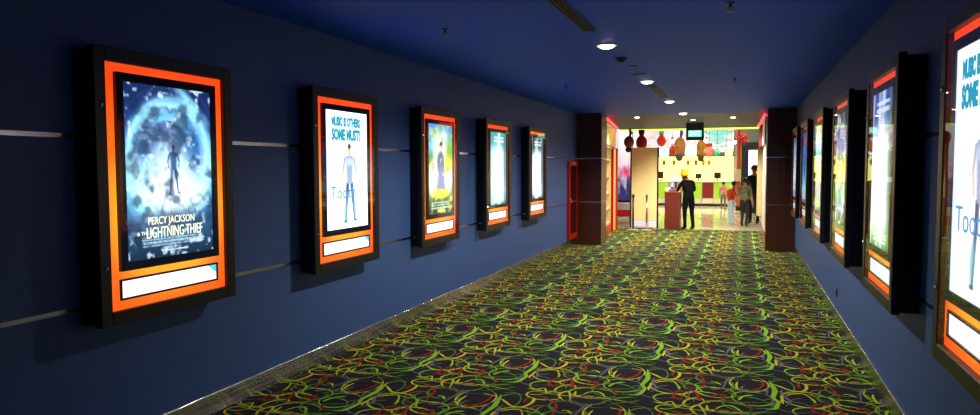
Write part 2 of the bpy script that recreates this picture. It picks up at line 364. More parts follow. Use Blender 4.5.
# ------------------------------------------------------------------ poster artwork (flat print as vertex colour)
def vnoise(H, W, s, seed):
    g = np.random.RandomState(seed).rand(int(s*1.6)+3, s+3)
    y = np.linspace(0, s*1.5, H); x = np.linspace(0, s, W)
    yi = y.astype(int); xi = x.astype(int); fy = (y-yi)[:, None]; fx = (x-xi)[None]
    fy = fy*fy*(3-2*fy); fx = fx*fx*(3-2*fx)
    yi = np.minimum(yi, g.shape[0]-2)
    a = g[yi][:, xi]; b = g[yi][:, xi+1]; c = g[yi+1][:, xi]; d = g[yi+1][:, xi+1]
    return (a*(1-fx)+b*fx)*(1-fy)+(c*(1-fx)+d*fx)*fy
def fbm(H, W, s, seed): return (vnoise(H, W, s, seed)+.5*vnoise(H, W, s*2, seed+1)+.25*vnoise(H, W, s*4, seed+2))/1.75
class Art:
    def __init__(s, stops, seed=1, H=141, W=95):
        s.H, s.W = H, W
        s.y, s.x = np.mgrid[0:1:H*1j, -1:1:W*1j]      # y 0 top .. 1 bottom, x -1 .. 1
        t = np.array([a for a, c in stops]); c = np.array([c for a, c in stops], float)
        s.c = np.stack([np.interp(s.y, t, c[:, i]) for i in range(3)], -1); s.seed = seed
    def mix(s, mask, col): s.c = s.c*(1-mask[..., None])+np.array(col, float)*mask[..., None]; return s
    def blob(s, cx, cy, rx, ry, col, soft=.25, rot=0, a=1.):
        dx = s.x-cx; dy = (s.y-cy)*3; t = math.radians(rot)
        u = dx*math.cos(t)+dy*math.sin(t); v = -dx*math.sin(t)+dy*math.cos(t)
        d = np.sqrt((u/rx)**2+(v/(ry*3))**2); return s.mix(a*np.clip((1+soft-d)/(2*soft), 0, 1), col)
    def noise(s, sc, amp, col, seed=0, th=.5, k=4): return s.mix(amp*np.clip((fbm(s.H, s.W, sc, s.seed*17+seed)-th)*k+.5, 0, 1), col)
    def rows(s, y0, y1, n, x0, x1, col, seed=0, a=.9):          # rows of tiny unreadable print
        r = np.random.RandomState(seed+s.seed); hh = (y1-y0)/n
        for i in range(n):
            band = (np.abs(s.y-(y0+hh*(i+.5))) < hh*.28) & (s.x > x0+.06*r.rand()) & (s.x < x1-.06*r.rand())
            s.mix(a*band*(.55+.45*(r.rand(s.W)[None] > .3)), col)
        return s
    def figure(s, cx, top, h, skin, shirt, legs):              # plain standing figure
        k = 1.5*h                                               # x units per figure height (print is 2 units wide, 1.5 x taller)
        def quad(y0, y1, c0, c1, w0, w1, col):                  # tapered upright shape
            t = (s.y-(top+y0*h))/((y1-y0)*h); c = cx+(c0+(c1-c0)*t)*k*2; w_ = (w0+(w1-w0)*t)*k*2
            s.mix(np.clip(1.5-np.abs(s.x-c)/np.maximum(w_, .01)*1.5+.35, 0, 1)*(t >= 0)*(t <= 1), col)
        quad(.48, .97, -.045, -.1, .042, .02, legs); quad(.48, .97, .045, .11, .042, .02, legs)
        quad(.15, .5, 0, 0, .105, .078, shirt); quad(.17, .34, -.105, -.15, .026, .022, shirt); quad(.17, .34, .105, .15, .026, .022, shirt)
        quad(.33, .47, -.15, -.12, .02, .014, skin); quad(.33, .47, .15, .12, .02, .014, skin); quad(.115, .16, 0, 0, .022, .026, skin)
        s.blob(cx, top+.07*h, .036*k*2, .06*h, skin, .12); s.blob(cx, top+.035*h, .04*k*2, .032*h, tuple(c*.35 for c in skin), .15)
        s.blob(cx-.11*k*2, top+.975*h, .045*k*2, .014*h, legs, .2); s.blob(cx+.13*k*2, top+.97*h, .05*k*2, .014*h, legs, .2); return s
    def mesh(s, w, h, name):
        H, W = s.H, s.W
        X = np.linspace(-w/2, w/2, W); Z = np.linspace(h/2, -h/2, H)
        v = np.stack([np.broadcast_to(X, (H, W)), np.zeros((H, W)), np.broadcast_to(Z[:, None], (H, W))], -1).reshape(-1, 3)
        i = np.arange(H*W).reshape(H, W); f = np.stack([i[:-1, :-1], i[1:, :-1], i[1:, 1:], i[:-1, 1:]], -1).reshape(-1, 4)
        me = bpy.data.meshes.new(name); me.from_pydata(v.tolist(), [], f.tolist())
        c = np.clip(s.c/255, 0, 1); c = np.where(c <= .04045, c/12.92, ((c+.055)/1.055)**2.4)
        at = me.color_attributes.new('print', 'FLOAT_COLOR', 'POINT')
        at.data.foreach_set('color', np.concatenate([c, np.ones((H, W, 1))], -1).astype(np.float32).ravel()); me.update()
        return me
def print_mat(name, glow, base=.1):
    m = bpy.data.materials.new(name); m.use_nodes = True; nt = m.node_tree; b = nt.nodes['Principled BSDF']
    a = nt.nodes.new('ShaderNodeVertexColor'); a.layer_name = 'print'
    nt.links.new(a.outputs['Color'], b.inputs['Base Color']); nt.links.new(a.outputs['Color'], b.inputs['Emission Color'])
    b.inputs['Emission Strength'].default_value = glow; b.inputs['Roughness'].default_value = .5
    return m
backlit_m = print_mat('backlit_print', POSTER_GLOW)

def art_vortex():
    A = Art([(0, (14, 30, 80)), (.3, (25, 60, 130)), (.55, (70, 150, 200)), (.78, (40, 90, 130)), (1, (14, 34, 60))], 3)
    x, y = A.x, (A.y-.44)*2.6; r = np.hypot(x, y)+1e-3; th = np.arctan2(y, x)
    g = fbm(200, 200, 14, 5); n = g[(r*70).astype(int) % 200, (((th+2.2*r+PI)/(2*PI)) % 1*60).astype(int)]
    g2 = vnoise(200, 200, 30, 8); n2 = g2[(r*90+8*th).astype(int) % 200, (((th+PI)/(2*PI)) % 1*40).astype(int)]
    sw = np.clip((n-.42)*4, 0, 1)*np.clip(1.35-r, 0, 1)
    A.mix(np.clip(sw*1.2, 0, .9), (110, 205, 240)); A.mix(np.clip((n2-.55)*3, 0, .8)*np.exp(-((r-.8)/.28)**2), (190, 240, 252))
    A.mix(np.clip(np.exp(-((r-.92)/.12)**2)*(.4+n), 0, .8)*np.clip(1.7-np.abs(y), 0, 1), (150, 225, 248))
    A.blob(.02, .5, .66, .22, (225, 248, 255), .7, 0, .85); A.blob(.05, .62, .6, .09, (250, 255, 255), .6)
    A.blob(-.5, .3, .16, .1, (40, 70, 120), .7, 20, .7); A.blob(.55, .33, .2, .1, (30, 90, 160), .7, -10, .8)
    A.noise(18, .8, (215, 245, 255), 4, .68, 8); A.blob(.5, .08, .5, .03, (150, 230, 250), .6, 40, .8)
    A.figure(.06, .34, .3, (70, 110, 140), (50, 90, 130), (60, 110, 150))
    A.noise(9, .6, (15, 40, 70), 9, .6, 5)
    A.blob(0, .79, .75, .05, (18, 44, 75), .5, 0, .75); A.rows(.885, .935, 4, -.72, .78, (170, 200, 215)); A.rows(.955, .975, 1, -.3, .4, (220, 235, 240))
    return A
def art_white(seed):
    A = Art([(0, (246, 252, 255)), (.6, (252, 253, 255)), (1, (238, 250, 255))], seed)
    A.blob(-1, .5, .12, .5, (190, 220, 250), .6, 0, .7)
    A.figure(.1, .27, .69, (205, 165, 150), (140, 158, 188), (44, 82, 112)); A.blob(.1, .43, .16, .03, (190, 205, 225), .5, 0, .8)
    A.blob(-.12, .84, .09, .09, (130, 175, 190), .5, 8, .8); A.blob(.36, .84, .09, .09, (130, 175, 190), .5, -8, .8)
    return A
def art_garden():
    A = Art([(0, (70, 130, 200)), (.25, (120, 190, 235)), (.5, (200, 220, 200)), (.8, (90, 110, 70)), (1, (24, 34, 40))], 6)
    A.blob(.05, .27, .62, .22, (235, 245, 250), .5); A.noise(7, .7, (110, 160, 60), 1, .62, 5)
    A.blob(.75, .38, .3, .24, (120, 170, 50), .5); A.blob(.6, .5, .35, .14, (225, 200, 70), .5); A.blob(-.8, .45, .25, .16, (80, 130, 60), .5)
    A.blob(.02, .23, .12, .04, (60, 60, 70), .3); A.blob(.02, .27, .08, .04, (225, 190, 170), .3); A.blob(0, .44, .3, .15, (96, 108, 140), .2); A.blob(.05, .62, .3, .14, (120, 130, 170), .25)
    A.blob(-.66, .6, .32, .18, (246, 236, 246), .4); A.blob(.66, .62, .3, .14, (242, 242, 230), .4); A.blob(-.62, .47, .16, .05, (210, 160, 150), .4); A.blob(.62, .5, .14, .04, (230, 150, 70), .4)
    A.blob(0, .78, .62, .05, (205, 205, 60), .4); A.noise(12, .6, (240, 230, 90), 5, .7, 8); A.rows(.86, .95, 3, -.8, .8, (170, 190, 180)); A.blob(0, .97, .3, .02, (220, 210, 80), .4)
    return A
def art_streak(seed, top, body, dark, bottom, side):
    A = Art([(0, top), (.16, top), (.3, body), (.8, body), (.93, bottom), (1, dark)], seed)
    n = vnoise(A.H, A.W, 9, seed)[0][None]; n = np.broadcast_to(n, A.y.shape)*.7+.3*fbm(A.H, A.W, 5, seed)
    A.mix(np.clip((n-.55)*3, 0, .65)*np.clip((A.y-.1)*4, 0, 1), side); A.mix(np.clip((.4-n)*3, 0, .7), (250, 254, 255))
    A.blob(0, .55, .6, .34, (250, 254, 254), .7, 0, .85); A.blob(.85, .5, .2, .5, dark, .6, 0, .7)
    A.rows(.05, .14, 2, -.6, .7, (230, 245, 250)); A.rows(.9, .97, 3, -.7, .7, (220, 235, 235)); return A
def art_sun():
    A = Art([(0, (34, 42, 66)), (.18, (90, 110, 170)), (.34, (140, 170, 220)), (.45, (226, 214, 60)), (.62, (240, 224, 70)), (.7, (150, 190, 190)), (.86, (60, 120, 120)), (1, (16, 30, 34))], 11)
    A.noise(6, .8, (240, 246, 250), 1, .62, 6); A.figure(-.25, .5, .36, (236, 220, 200), (240, 246, 250), (60, 80, 90)); A.figure(.4, .52, .34, (230, 200, 170), (120, 90, 150), (220, 230, 240))
    A.blob(.2, .86, .8, .03, (190, 220, 215), .4); A.noise(11, .5, (40, 70, 60), 4, .66, 6); return A
def art_flame():
    A = Art([(0, (215, 120, 70)), (.14, (236, 224, 170)), (.25, (110, 190, 225)), (.4, (214, 226, 236)), (.5, (246, 226, 160)), (.65, (250, 226, 190)), (.8, (160, 214, 214)), (.93, (214, 226, 130)), (1, (120, 90, 40))], 13)
    A.noise(5, .7, (250, 252, 250), 2, .58, 5); A.blob(-.4, .55, .3, .14, (226, 140, 80), .5, 0, .6); A.figure(.15, .3, .5, (230, 190, 160), (246, 246, 246), (150, 170, 190)); return A
def art_sea():
    A = Art([(0, (44, 60, 150)), (.3, (30, 100, 210)), (.6, (40, 140, 225)), (.85, (150, 205, 235)), (1, (60, 60, 110))], 17)
    A.noise(6, .6, (220, 240, 250), 2, .62, 6); A.blob(.1, .12, .5, .05, (210, 60, 80), .5); A.blob(0, .5, .25, .18, (20, 40, 110), .5, 0, .7); A.rows(.88, .95, 3, -.7, .7, (240, 244, 250)); return A
def art_ice():
    A = Art([(0, (60, 60, 80)), (.12, (150, 170, 215)), (.4, (226, 236, 250)), (.8, (240, 244, 252)), (1, (120, 130, 190))], 19)
    A.noise(6, .6, (120, 150, 220), 2, .6, 5); A.figure(0, .3, .5, (220, 200, 190), (90, 100, 160), (60, 70, 110)); A.rows(.9, .96, 2, -.7, .7, (90, 100, 150)); return A

# ------------------------------------------------------------------ poster light boxes
boxm = mat('black_powder_coat', (9, 9, 10), rough=.4, noise=.1, nscale=60, spec=.4)
framem = mat('dark_anodised_frame', (62, 60, 54), rough=.35, metal=.75, noise=.08, nscale=14)
bezm = mat('black_gloss_bezel', (10, 10, 13), rough=.2, spec=.5)
lockm = mat('steel_lock', (200, 200, 195), rough=.25, metal=1)
capm = emat('backlit_white_caption', (238, 240, 255), POSTER_GLOW*1.1)
labm = mat('silver_label', (120, 118, 100), rough=.4, metal=.4)
def orange_mat():
    m = bpy.data.materials.new('backlit_orange_acrylic'); m.use_nodes = True; nt = m.node_tree; b = nt.nodes['Principled BSDF']
    b.inputs['Base Color'].default_value = (.5, .07, .01, 1); b.inputs['Roughness'].default_value = .3
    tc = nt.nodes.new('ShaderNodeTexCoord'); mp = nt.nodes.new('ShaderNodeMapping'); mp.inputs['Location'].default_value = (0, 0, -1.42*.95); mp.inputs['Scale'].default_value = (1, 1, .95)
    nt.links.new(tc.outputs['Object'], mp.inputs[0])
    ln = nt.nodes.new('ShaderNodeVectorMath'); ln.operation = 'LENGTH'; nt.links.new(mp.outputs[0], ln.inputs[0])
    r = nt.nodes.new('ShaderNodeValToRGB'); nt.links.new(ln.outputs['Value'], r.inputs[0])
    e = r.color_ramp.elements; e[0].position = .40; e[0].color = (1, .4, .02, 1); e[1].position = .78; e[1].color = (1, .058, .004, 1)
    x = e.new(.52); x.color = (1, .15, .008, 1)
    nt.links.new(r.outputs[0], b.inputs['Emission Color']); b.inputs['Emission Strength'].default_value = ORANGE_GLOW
    return m
orangem = orange_mat()
def glass_mat():
    m = bpy.data.materials.new('clear_cover_glass'); m.use_nodes = True; nt = m.node_tree; nt.nodes.clear()
    o = nt.nodes.new('ShaderNodeOutputMaterial'); t = nt.nodes.new('ShaderNodeBsdfTransparent'); g = nt.nodes.new('ShaderNodeBsdfGlossy')
    g.inputs['Roughness'].default_value = .015; lw = nt.nodes.new('ShaderNodeLayerWeight'); lw.inputs[0].default_value = .5
    pw = nt.nodes.new('ShaderNodeMath'); pw.operation = 'POWER'; pw.inputs[1].default_value = 5; nt.links.new(lw.outputs['Facing'], pw.inputs[0])
    ma = nt.nodes.new('ShaderNodeMath'); ma.operation = 'MULTIPLY_ADD'; ma.inputs[1].default_value = .75; ma.inputs[2].default_value = .035; nt.links.new(pw.outputs[0], ma.inputs[0])
    mx = nt.nodes.new('ShaderNodeMixShader'); nt.links.new(ma.outputs[0], mx.inputs[0]); nt.links.new(t.outputs[0], mx.inputs[1]); nt.links.new(g.outputs[0], mx.inputs[2]); nt.links.new(mx.outputs[0], o.inputs[0])
    return m
glassm = glass_mat()
D = .135       # depth off the wall
def ring(x0, x1, z0, z1, w, y0, y1, bev=0):
    b = MB(); b.box(x0, x0+w, y0, y1, z0, z1, bev); b.box(x1-w, x1, y0, y1, z0, z1, bev)
    b.box(x0+w, x1-w, y0, y1, z1-w, z1, bev); b.box(x0+w, x1-w, y0, y1, z0, z0+w, bev); return b
PROTO = {}
def proto(key, fn):
    if key not in PROTO: PROTO[key] = fn
    return PROTO[key]
pieces = {}
def piece(name, maker, m, parent):
    if name in pieces:
        o = bpy.data.objects.new(name, pieces[name]); COL.objects.link(o); o.parent = parent; return o
    o = maker().build(name, m, parent); pieces[name] = o.data; return o
def poster(side, y, art, label, blue_corner=False):
    t = thing('poster_light_box', label, 'light box', ((WL if side < 0 else WR), y, 0), PI/2 if side < 0 else -PI/2, 'poster light boxes along the corridor')
    piece('case', lambda: MB().box(-.515, .515, -(D-.02), -.001, .81, 2.29, .004), boxm, t)
    f = piece('frame', lambda: ring(-.53, .53, .80, 2.305, .075, -(D+.012), -(D-.035), .004), framem, t)
    for z in (1.12, 1.995):
        piece('lock', lambda: MB().lathe([(.013, 0), (.013, .004), (.007, .009)], n=12, axis='y'), lockm, f).location = (-.49, -(D+.012), z)
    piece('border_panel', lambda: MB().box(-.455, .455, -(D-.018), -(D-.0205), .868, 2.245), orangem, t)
    bz = piece('poster_bezel', lambda: ring(-.384, .384, 1.088, 2.182, .048, -(D+.004), -(D-.018)), bezm, t)
    p = bpy.data.objects.new('poster_print', art.mesh(.672, .998, 'poster_print')); p.data.materials.append(backlit_m); COL.objects.link(p); p.parent = t; p.location = (0, -(D-.003), 1.635)
    cb = piece('caption_bezel', lambda: ring(-.384, .384, .926, 1.044, .012, -(D-.008), -(D-.018)), bezm, t)
    piece('caption_panel', lambda: MB().box(-.372, .372, -(D-.015), -(D-.018), .938, 1.032), capm, t)
    if blue_corner:
        MB().add([(.372, -(D-.014), 1.032), (.3, -(D-.014), 1.032), (.36, -(D-.014), .985), (.372, -(D-.014), .985)], [(0, 1, 2, 3)]).build('caption_corner', emat('caption_teal', (70, 190, 200), POSTER_GLOW), t)
    piece('cover_glass', lambda: MB().add([(-.456, -(D+.008), .874), (.456, -(D+.008), .874), (.456, -(D+.008), 2.231), (-.456, -(D+.008), 2.231)], [(0, 1, 2, 3)]), glassm, t)
    piece('maker_label', lambda: MB().box(-.5165, -.515, -.075, -.035, .9, .915), labm, t)
    return t, p
TB = [2.89+.447+2.0*i for i in range(5)]
t1, p1 = poster(-1, TB[0], art_vortex(), 'poster light box showing a figure in a blue white whirl of water', True)
wtm = emat('print_pale_gold', (250, 244, 205), POSTER_GLOW*1.1)
text('PERCY JACKSON', .062, wtm, p1, (-.005, -.002, -.285), width=.36)
text('& THE', .03, wtm, p1, (-.225, -.002, -.352))
text('LIGHTNING THIEF', .09, wtm, p1, (.02, -.002, -.355), width=.44)
t2, p2 = poster(-1, TB[1], art_white(4), 'white poster light box with cyan heading, beside the one with the blue whirl', True)
cym = emat('print_cyan', (20, 165, 200), POSTER_GLOW*.75); tealm = emat('print_teal', (40, 190, 180), POSTER_GLOW*.75); bluem = emat('print_blue', (60, 165, 230), POSTER_GLOW*.8)
def white_text(p):
    text('MUSIC IS OTHERS', .1, cym, p, (-.015, -.002, .405), width=.46, bold=.006); text('SOME MUST!', .125, cym, p, (-.015, -.002, .295), width=.46, bold=.007)
    text('Tooth', .15, bluem, p, (-.07, -.002, -.195), width=.4)
white_text(p2)
poster(-1, TB[2], art_garden(), 'poster light box showing a dark-dressed figure in a sunny garden under blue sky')
t4, p4 = poster(-1, TB[3], art_streak(8, (70, 150, 150), (205, 235, 238), (40, 90, 96), (110, 180, 186), (130, 200, 206)), 'poster light box with white streaks and a pale green top, beside the garden poster')
t5, p5 = poster(-1, TB[4], art_streak(9, (16, 50, 66), (190, 228, 232), (20, 34, 44), (120, 176, 186), (60, 120, 140)), 'poster light box with white streaks and a dark top, beside the red fire cabinet')
TR = [4.67+.447+2.0*i for i in range(-1, 5)]
t6, p6 = poster(1, TR[0], art_white(5), 'white poster light box facing the poster with a blue whirl', True)
white_text(p6)
poster(1, TR[1], art_streak(21, (26, 60, 150), (226, 244, 244), (60, 120, 70), (150, 190, 120), (150, 205, 215)), 'poster light box with dark blue top and white misty body on blue wall')
poster(1, TR[2], art_sun(), 'poster light box with a broad yellow band across its middle')
poster(1, TR[3], art_flame(), 'poster light box in cream, orange and pale blue on blue wall')
poster(1, TR[4], art_sea(), 'poster light box printed almost wholly in bright blue')
poster(1, TR[5], art_ice(), 'icy white and lavender poster light box beside the bare wooden pillar')

# ------------------------------------------------------------------ things on the corridor ceiling
dlm = emat('warm_lamp_disc', (255, 246, 205), 14)
trimm = mat('white_lamp_trim', (200, 200, 200), rough=.4)
CX = -1.21
def downlight(x, y, z, r, e, label, group, warm=(1, .92, .78), cone=156):
    t = thing('downlight', label, 'ceiling light', (x, y, z), 0, group)
    piece('trim_ring%d' % int(r*1000) if False else 'trim_ring', lambda: MB().lathe([(.075, -.001), (.1, -.001), (.104, -.006), (.09, -.014), (.075, -.010)], n=24, cap=False), trimm, t).scale = (r/.1,)*3
    piece('lamp', lambda: MB().lathe([(.076, -.003), (.072, -.015), (.05, -.03), (.015, -.036)], n=20), dlm, t).scale = (r/.1,)*3
    l = bpy.data.lights.new('downlight_beam', 'SPOT'); l.energy = e; l.color = warm; l.spot_size = math.radians(cone); l.spot_blend = .6; l.shadow_soft_size = .05
    o = bpy.data.objects.new('downlight_beam', l); COL.objects.link(o); o.location = (0, 0, -.1); l.shadow_soft_size = .09; o.parent = t
    return t
downlight(CX, 6.6, ZT, .1, 270, 'round downlight between the long air slot and a black smoke detector', 'corridor downlights')
downlight(CX, 9.55, ZT, .1, 230, 'round downlight between a small round plate and an air slot in the ceiling', 'corridor downlights')
downlight(CX, 12.58, ZT, .1, 230, 'round downlight just beyond an air slot, before the pillars', 'corridor downlights')
downlight(CX, 15.5, ZT, .1, 230, 'round downlight in the opening between the two pillars', 'corridor downlights')
slotm = mat('slot_metal', (112, 108, 96), rough=.4, metal=.6)
def slot(y, label):
    t = thing('air_slot_diffuser', label, 'air vent', (CX, y, ZT), 0, 'linear air slots')
    t.scale = (.66, 1, 1)
    piece('recess', lambda: MB().box(-.06, .06, -.83, .83, -.003, -.0005), dark_m, t)
    piece('vent_frame', lambda: MB().box(-.075, -.055, -.85, .85, -.012, 0, .002).box(.055, .075, -.85, .85, -.012, 0, .002).box(-.055, .055, .83, .85, -.012, 0).box(-.055, .055, -.85, -.83, -.012, 0), mat('slot_frame_dark', (44, 42, 44), rough=.5), t)
    for x in (-.022, .022):
        piece('vent_blade', lambda: MB().box(-.006, .006, -.83, .83, -.013, -.003), slotm, t).location = (x, 0, 0)
slot(5.0, 'dark linear air slot set in the blue ceiling before the first downlight')
slot(11.0, 'dark linear air slot between two downlights near the pillars')
blkm = mat('black_plastic', (16, 16, 18), rough=.4)
t = thing('smoke_detector', 'black dome smoke detector on the blue ceiling beside a downlight', 'detector', (CX, 7.44, ZT))
MB().lathe([(.065, -.001), (.065, -.014), (.055, -.02)], n=20).build('base', blkm, t); MB().lathe([(.045, -.02), (.042, -.035), (.025, -.048), (.008, -.05)], n=20).build('dome', blkm, t, True)
t = thing('ceiling_speaker', 'small dark red round speaker plate on the blue ceiling', 'speaker', (CX+.02, 8.08, ZT))
MB().lathe([(.055, -.001), (.055, -.008), (.048, -.012)], n=20).build('rim', mat('dull_red_plastic', (90, 50, 56), rough=.5), t); MB().lathe([(.036, -.012), (.03, -.016), (.004, -.018)], n=16).build('grille', mat('grey_grille', (130, 120, 125), rough=.4, metal=.5), t)
t = thing('access_cover', 'small flat dark cover plate on the blue ceiling past the speaker', 'cover plate', (CX, 8.8, ZT))
MB().box(-.09, .09, -.05, .05, -.01, -.001, .003).build('plate', mat('dark_blue_plate', (16, 26, 56), rough=.5), t); MB().lathe([(.006, -.01), (.005, -.013)], n=8).build('screw', lockm, t)
def sprinkler(x, y, label):
    t = thing('sprinkler_head', label, 'sprinkler', (x, y, ZT), 0, 'ceiling sprinklers')
    piece('escutcheon', lambda: MB().lathe([(.032, -.001), (.03, -.006), (.012, -.009)], n=16), blkm, t)
    piece('nozzle', lambda: MB().lathe([(.01, -.009), (.01, -.03), (.006, -.032)], n=10), blkm, t)
    piece('yoke', lambda: MB().tube([(-.012, 0, -.028), (-.018, 0, -.042), (-.004, 0, -.058)], .003, 6).tube([(.012, 0, -.028), (.018, 0, -.042), (.004, 0, -.058)], .003, 6), blkm, t)
    piece('deflector', lambda: MB().lathe([(.03, -.058), (.03, -.061)], n=12), blkm, t)
for (x, y, sl) in ((-.1, 5.22, 'small black sprinkler head between the first air slot and the yellow-band poster wall'), (-.12, 9.63, 'small black sprinkler head between the second downlight and the cream and orange poster wall'),
                   (-2.32, 9.62, 'small black sprinkler head over the pale streaked poster, level with the second downlight'), (-2.31, 5.38, 'small black sprinkler head between the first air slot and the cyan-headed white poster')): sprinkler(x, y, sl)

# ------------------------------------------------------------------ things on the corridor walls
redm = mat('fire_red_enamel', (180, 14, 20), rough=.3, noise=.05, nscale=8)
t = thing('fire_hose_cabinet', 'tall red fire hose cabinet on the blue wall beside a wooden pillar', 'fire cabinet', (WL, 14.39, 0), PI/2)
MB().box(-.40, .40, -.03, -.001, .17, 1.775, .004).build('case', redm, t)
d = ring(-.40, .40, .172, 1.773, .1, -.05, -.03, .004).build('door', redm, t)
MB().box(-.30, .30, -.038, -.032, .272, 1.673).build('window', mat('dark_red_glass', (58, 8, 10), rough=.08), d)
MB().box(-.30, .30, -.045, -.038, .93, .95).build('cross_bar', redm, d)
MB().lathe([(.028, 0), (.028, .012), (.018, .02)], n=14, axis='y').build('alarm_lamp', mat('white_plastic', (225, 220, 220), rough=.3), t).location = (0, -.05, 1.72)
MB().tube([(-.35, -.05, .9), (-.35, -.075, .92), (-.35, -.075, 1.0), (-.35, -.05, 1.02)], .008).build('handle', lockm, d)
t = thing('wall_socket', 'small black wall socket low on the blue wall', 'socket', (WR, 8.27, 0), -PI/2)
MB().box(-.035, .035, -.008, -.001, .27, .36, .002).build('plate', blkm, t); MB().box(-.015, .015, -.010, -.008, .295, .335).build('outlet', mat('dark_grey_plastic', (40, 40, 42), rough=.5), t)

# ------------------------------------------------------------------ neon kiosks behind the pillars
neon_m = emat('red_neon', (255, 56, 60), 4.0); neono_m = emat('orange_neon', (255, 140, 60), 1.9)
kred = mat('kiosk_red_laminate', (150, 20, 26), rough=.3); kcream = mat('kiosk_cream_laminate', (186, 168, 110), rough=.4, noise=.06, nscale=6)
YK0 = YP+.62
def P(px, py, Y): return ony(px, py, Y)
A0 = Vector((-2.86, YK0)); A1 = Vector((-3.28, 19.2))       # front line of the left kiosk
t = thing('neon_kiosk', 'red neon edged kiosk with lit cream shelves behind a wooden pillar', 'kiosk', (A0.x, A0.y, 0))
L = (A1-A0).length; dv = (A1-A0).normalized(); nv2 = Vector((-dv.y, dv.x))   # nv2 points into the wall (left)
t.rotation_euler = (0, 0, math.atan2(dv.y, dv.x))           # local x runs along the front, local y into the wall
MB().box(0, L, .28, .5, .002, 2.6).build('back_panel', kcream, t)
MB().box(0, .05, 0, .28, .002, 2.6).build('side_panel', kcream, t); MB().box(L-1.56, L-1.5, 0, .28, .002, 2.6).build('side_panel', kcream, t); MB().box(L-.06, L, 0, .28, .002, 2.6).build('side_panel', kred, t)
for z in (.25, .62, 1.0, 1.4, 1.8): MB().box(.05, L-1.56, .02, .28, z, z+.035).build('shelf', kcream, t)
MB().box(.05, L-1.56, 0, .03, .03, .24).build('plinth', kred, t)
MB().box(L-1.5, L-.06, .0, .28, .03, 2.1).build('door', kred, t)
MB().lathe([(.09, 0), (.09, .03)], n=18, axis='x').build('side_sign', emat('sign_amber', (250, 190, 50), .9), t).location = (L, .0, 2.0)
MB().box(L, L+.04, -.06, .06, 1.68, 1.86, .005).build('notice_box', mat('white_plastic', (225, 220, 220), rough=.3), t)
MB().box(.02, L-.02, -.02, .28, 2.12, 2.66, .01).build('sign_board', mat('sign_tan', (170, 150, 100), rough=.4, emit=(190, 160, 90), es=.6), t)
sgn = MB().ell((1.75, -.03, 2.38), (.5, .02, .2)).build('sign_emblem', emat('sign_yellow', (240, 190, 40), .9), t, True)
MB().box(.02, L-.02, -.022, -.018, 2.13, 2.17).build('sign_edge', kred, t)
npts = [(L*i/20, -.05, 2.70-.05*math.sin(PI*i/20)*0) for i in range(21)]
MB().tube(npts+[(L+.04, -.02, 2.66), (L+.05, 0, 2.5), (L+.10, 0, 2.35), (L+.04, 0, 2.2), (L+.05, 0, 2.05)], .03, 8).build('neon_tube', neon_m, t, True)
MB().box(L-1.2, L-1.16, -.15, 0, .03, 2.12, .005).build('neon_fin', kred, t)
MB().tube([(L-1.23, -.075, .05), (L-1.23, -.075, 2.1)], .024, 10).build('neon_tube', neono_m, t, True)
MB().tube([(.3, .27, 2.08), (L-1.7, .27, 2.08)], .02, 8).build('shelf_light', emat('warm_tube', (255, 235, 170), 7), t)
B0 = Vector((.46, YK0)); B1 = Vector((.50, 19.3))
t = thing('cream_kiosk', 'cream kiosk side with short red neon tube beyond the bare wooden pillar', 'kiosk', (0, 0, 0))
MB().box(.45, .95, YK0, 19.3, .25, 2.12).build('body', mat('kiosk_grey', (190, 180, 186), rough=.35), t)
MB().box(.47, .9, YK0+.02, 19.28, .002, .25).build('plinth', kred, t)
MB().box(.34, .45, 18.7, 19.3, .42, 2.12, .01).build('front_panel', kcream, t)
MB().box(.36, .95, 17.5, 19.3, 2.12, 2.62, .01).build('sign_board', mat('crimson_fabric', (150, 20, 60), rough=.6), t)
MB().box(.405, .46, YK0, 17.4, 2.12, 2.66, .005).build('white_post', mat('pale_laminate', (214, 206, 206), rough=.35), t)
MB().tube([(.40, YK0+.02, 2.70), (.39, 16.4, 2.70), (.38, 17.4, 2.66), (.33, 18.2, 2.62)], .03, 8).build('neon_tube', neon_m, t, True)

# ------------------------------------------------------------------ lobby downlights and added fill panels
for i, (px, py, lb) in enumerate(((637, 117, 'small lobby downlight above the tall cream board'), (733, 117, 'small lobby downlight near the top of the cream kiosk'), (693, 119.5, 'small lobby downlight next to the hanging exit sign'))):
    d = ony(px, py, 1); s = (ZT-ZC)/(d.z-ZC); x, y = d.x*s, s
    downlight(x, y, ZT, .07, 350, lb, 'lobby downlights', (1, .9, .75), 140)
panel_m = emat('added_lobby_fill', (255, 240, 205), 42)  # unseen glowing panels, added only to light the lobby
for i, (x, y) in enumerate(((-3.6, 23.6), (-1.2, 23.6), (1.2, 23.6), (-3.6, 28.2), (-1.2, 28.2), (1.2, 28.2), (-3.6, 30.4), (-1.2, 30.4), (1.2, 30.4))):
    t = thing('added_fill_panel', 'unseen square fill light panel added in the high lobby ceiling', 'ceiling light', (x, y, ZU), 0, 'added lobby fill panels')
    piece('panel_frame', lambda: ring(-.5, .5, -.5, .5, .04, 0, .03), trimm, t).rotation_euler = (-PI/2, 0, 0)
    piece('panel_diffuser', lambda: MB().box(-.46, .46, -.46, .46, -.02, -.004), panel_m, t)

# exit sign
pe = ony(695, 132, 19.0)
t = thing('exit_sign', 'black hanging exit sign box with glowing pale green face', 'exit sign', (pe.x, 19.0, 0))
MB().box(-.22, .22, -.04, .05, 2.33, 2.775, .006).build('housing', blkm, t)
MB().box(-.165, .165, -.046, -.04, 2.42, 2.58, .002).build('sign_face', emat('exit_green', (90, 235, 190), 1.6), t)
text('EXIT', .15, emat('exit_white', (250, 255, 250), 2.5), t, (0, -.048, 2.5), width=.26)

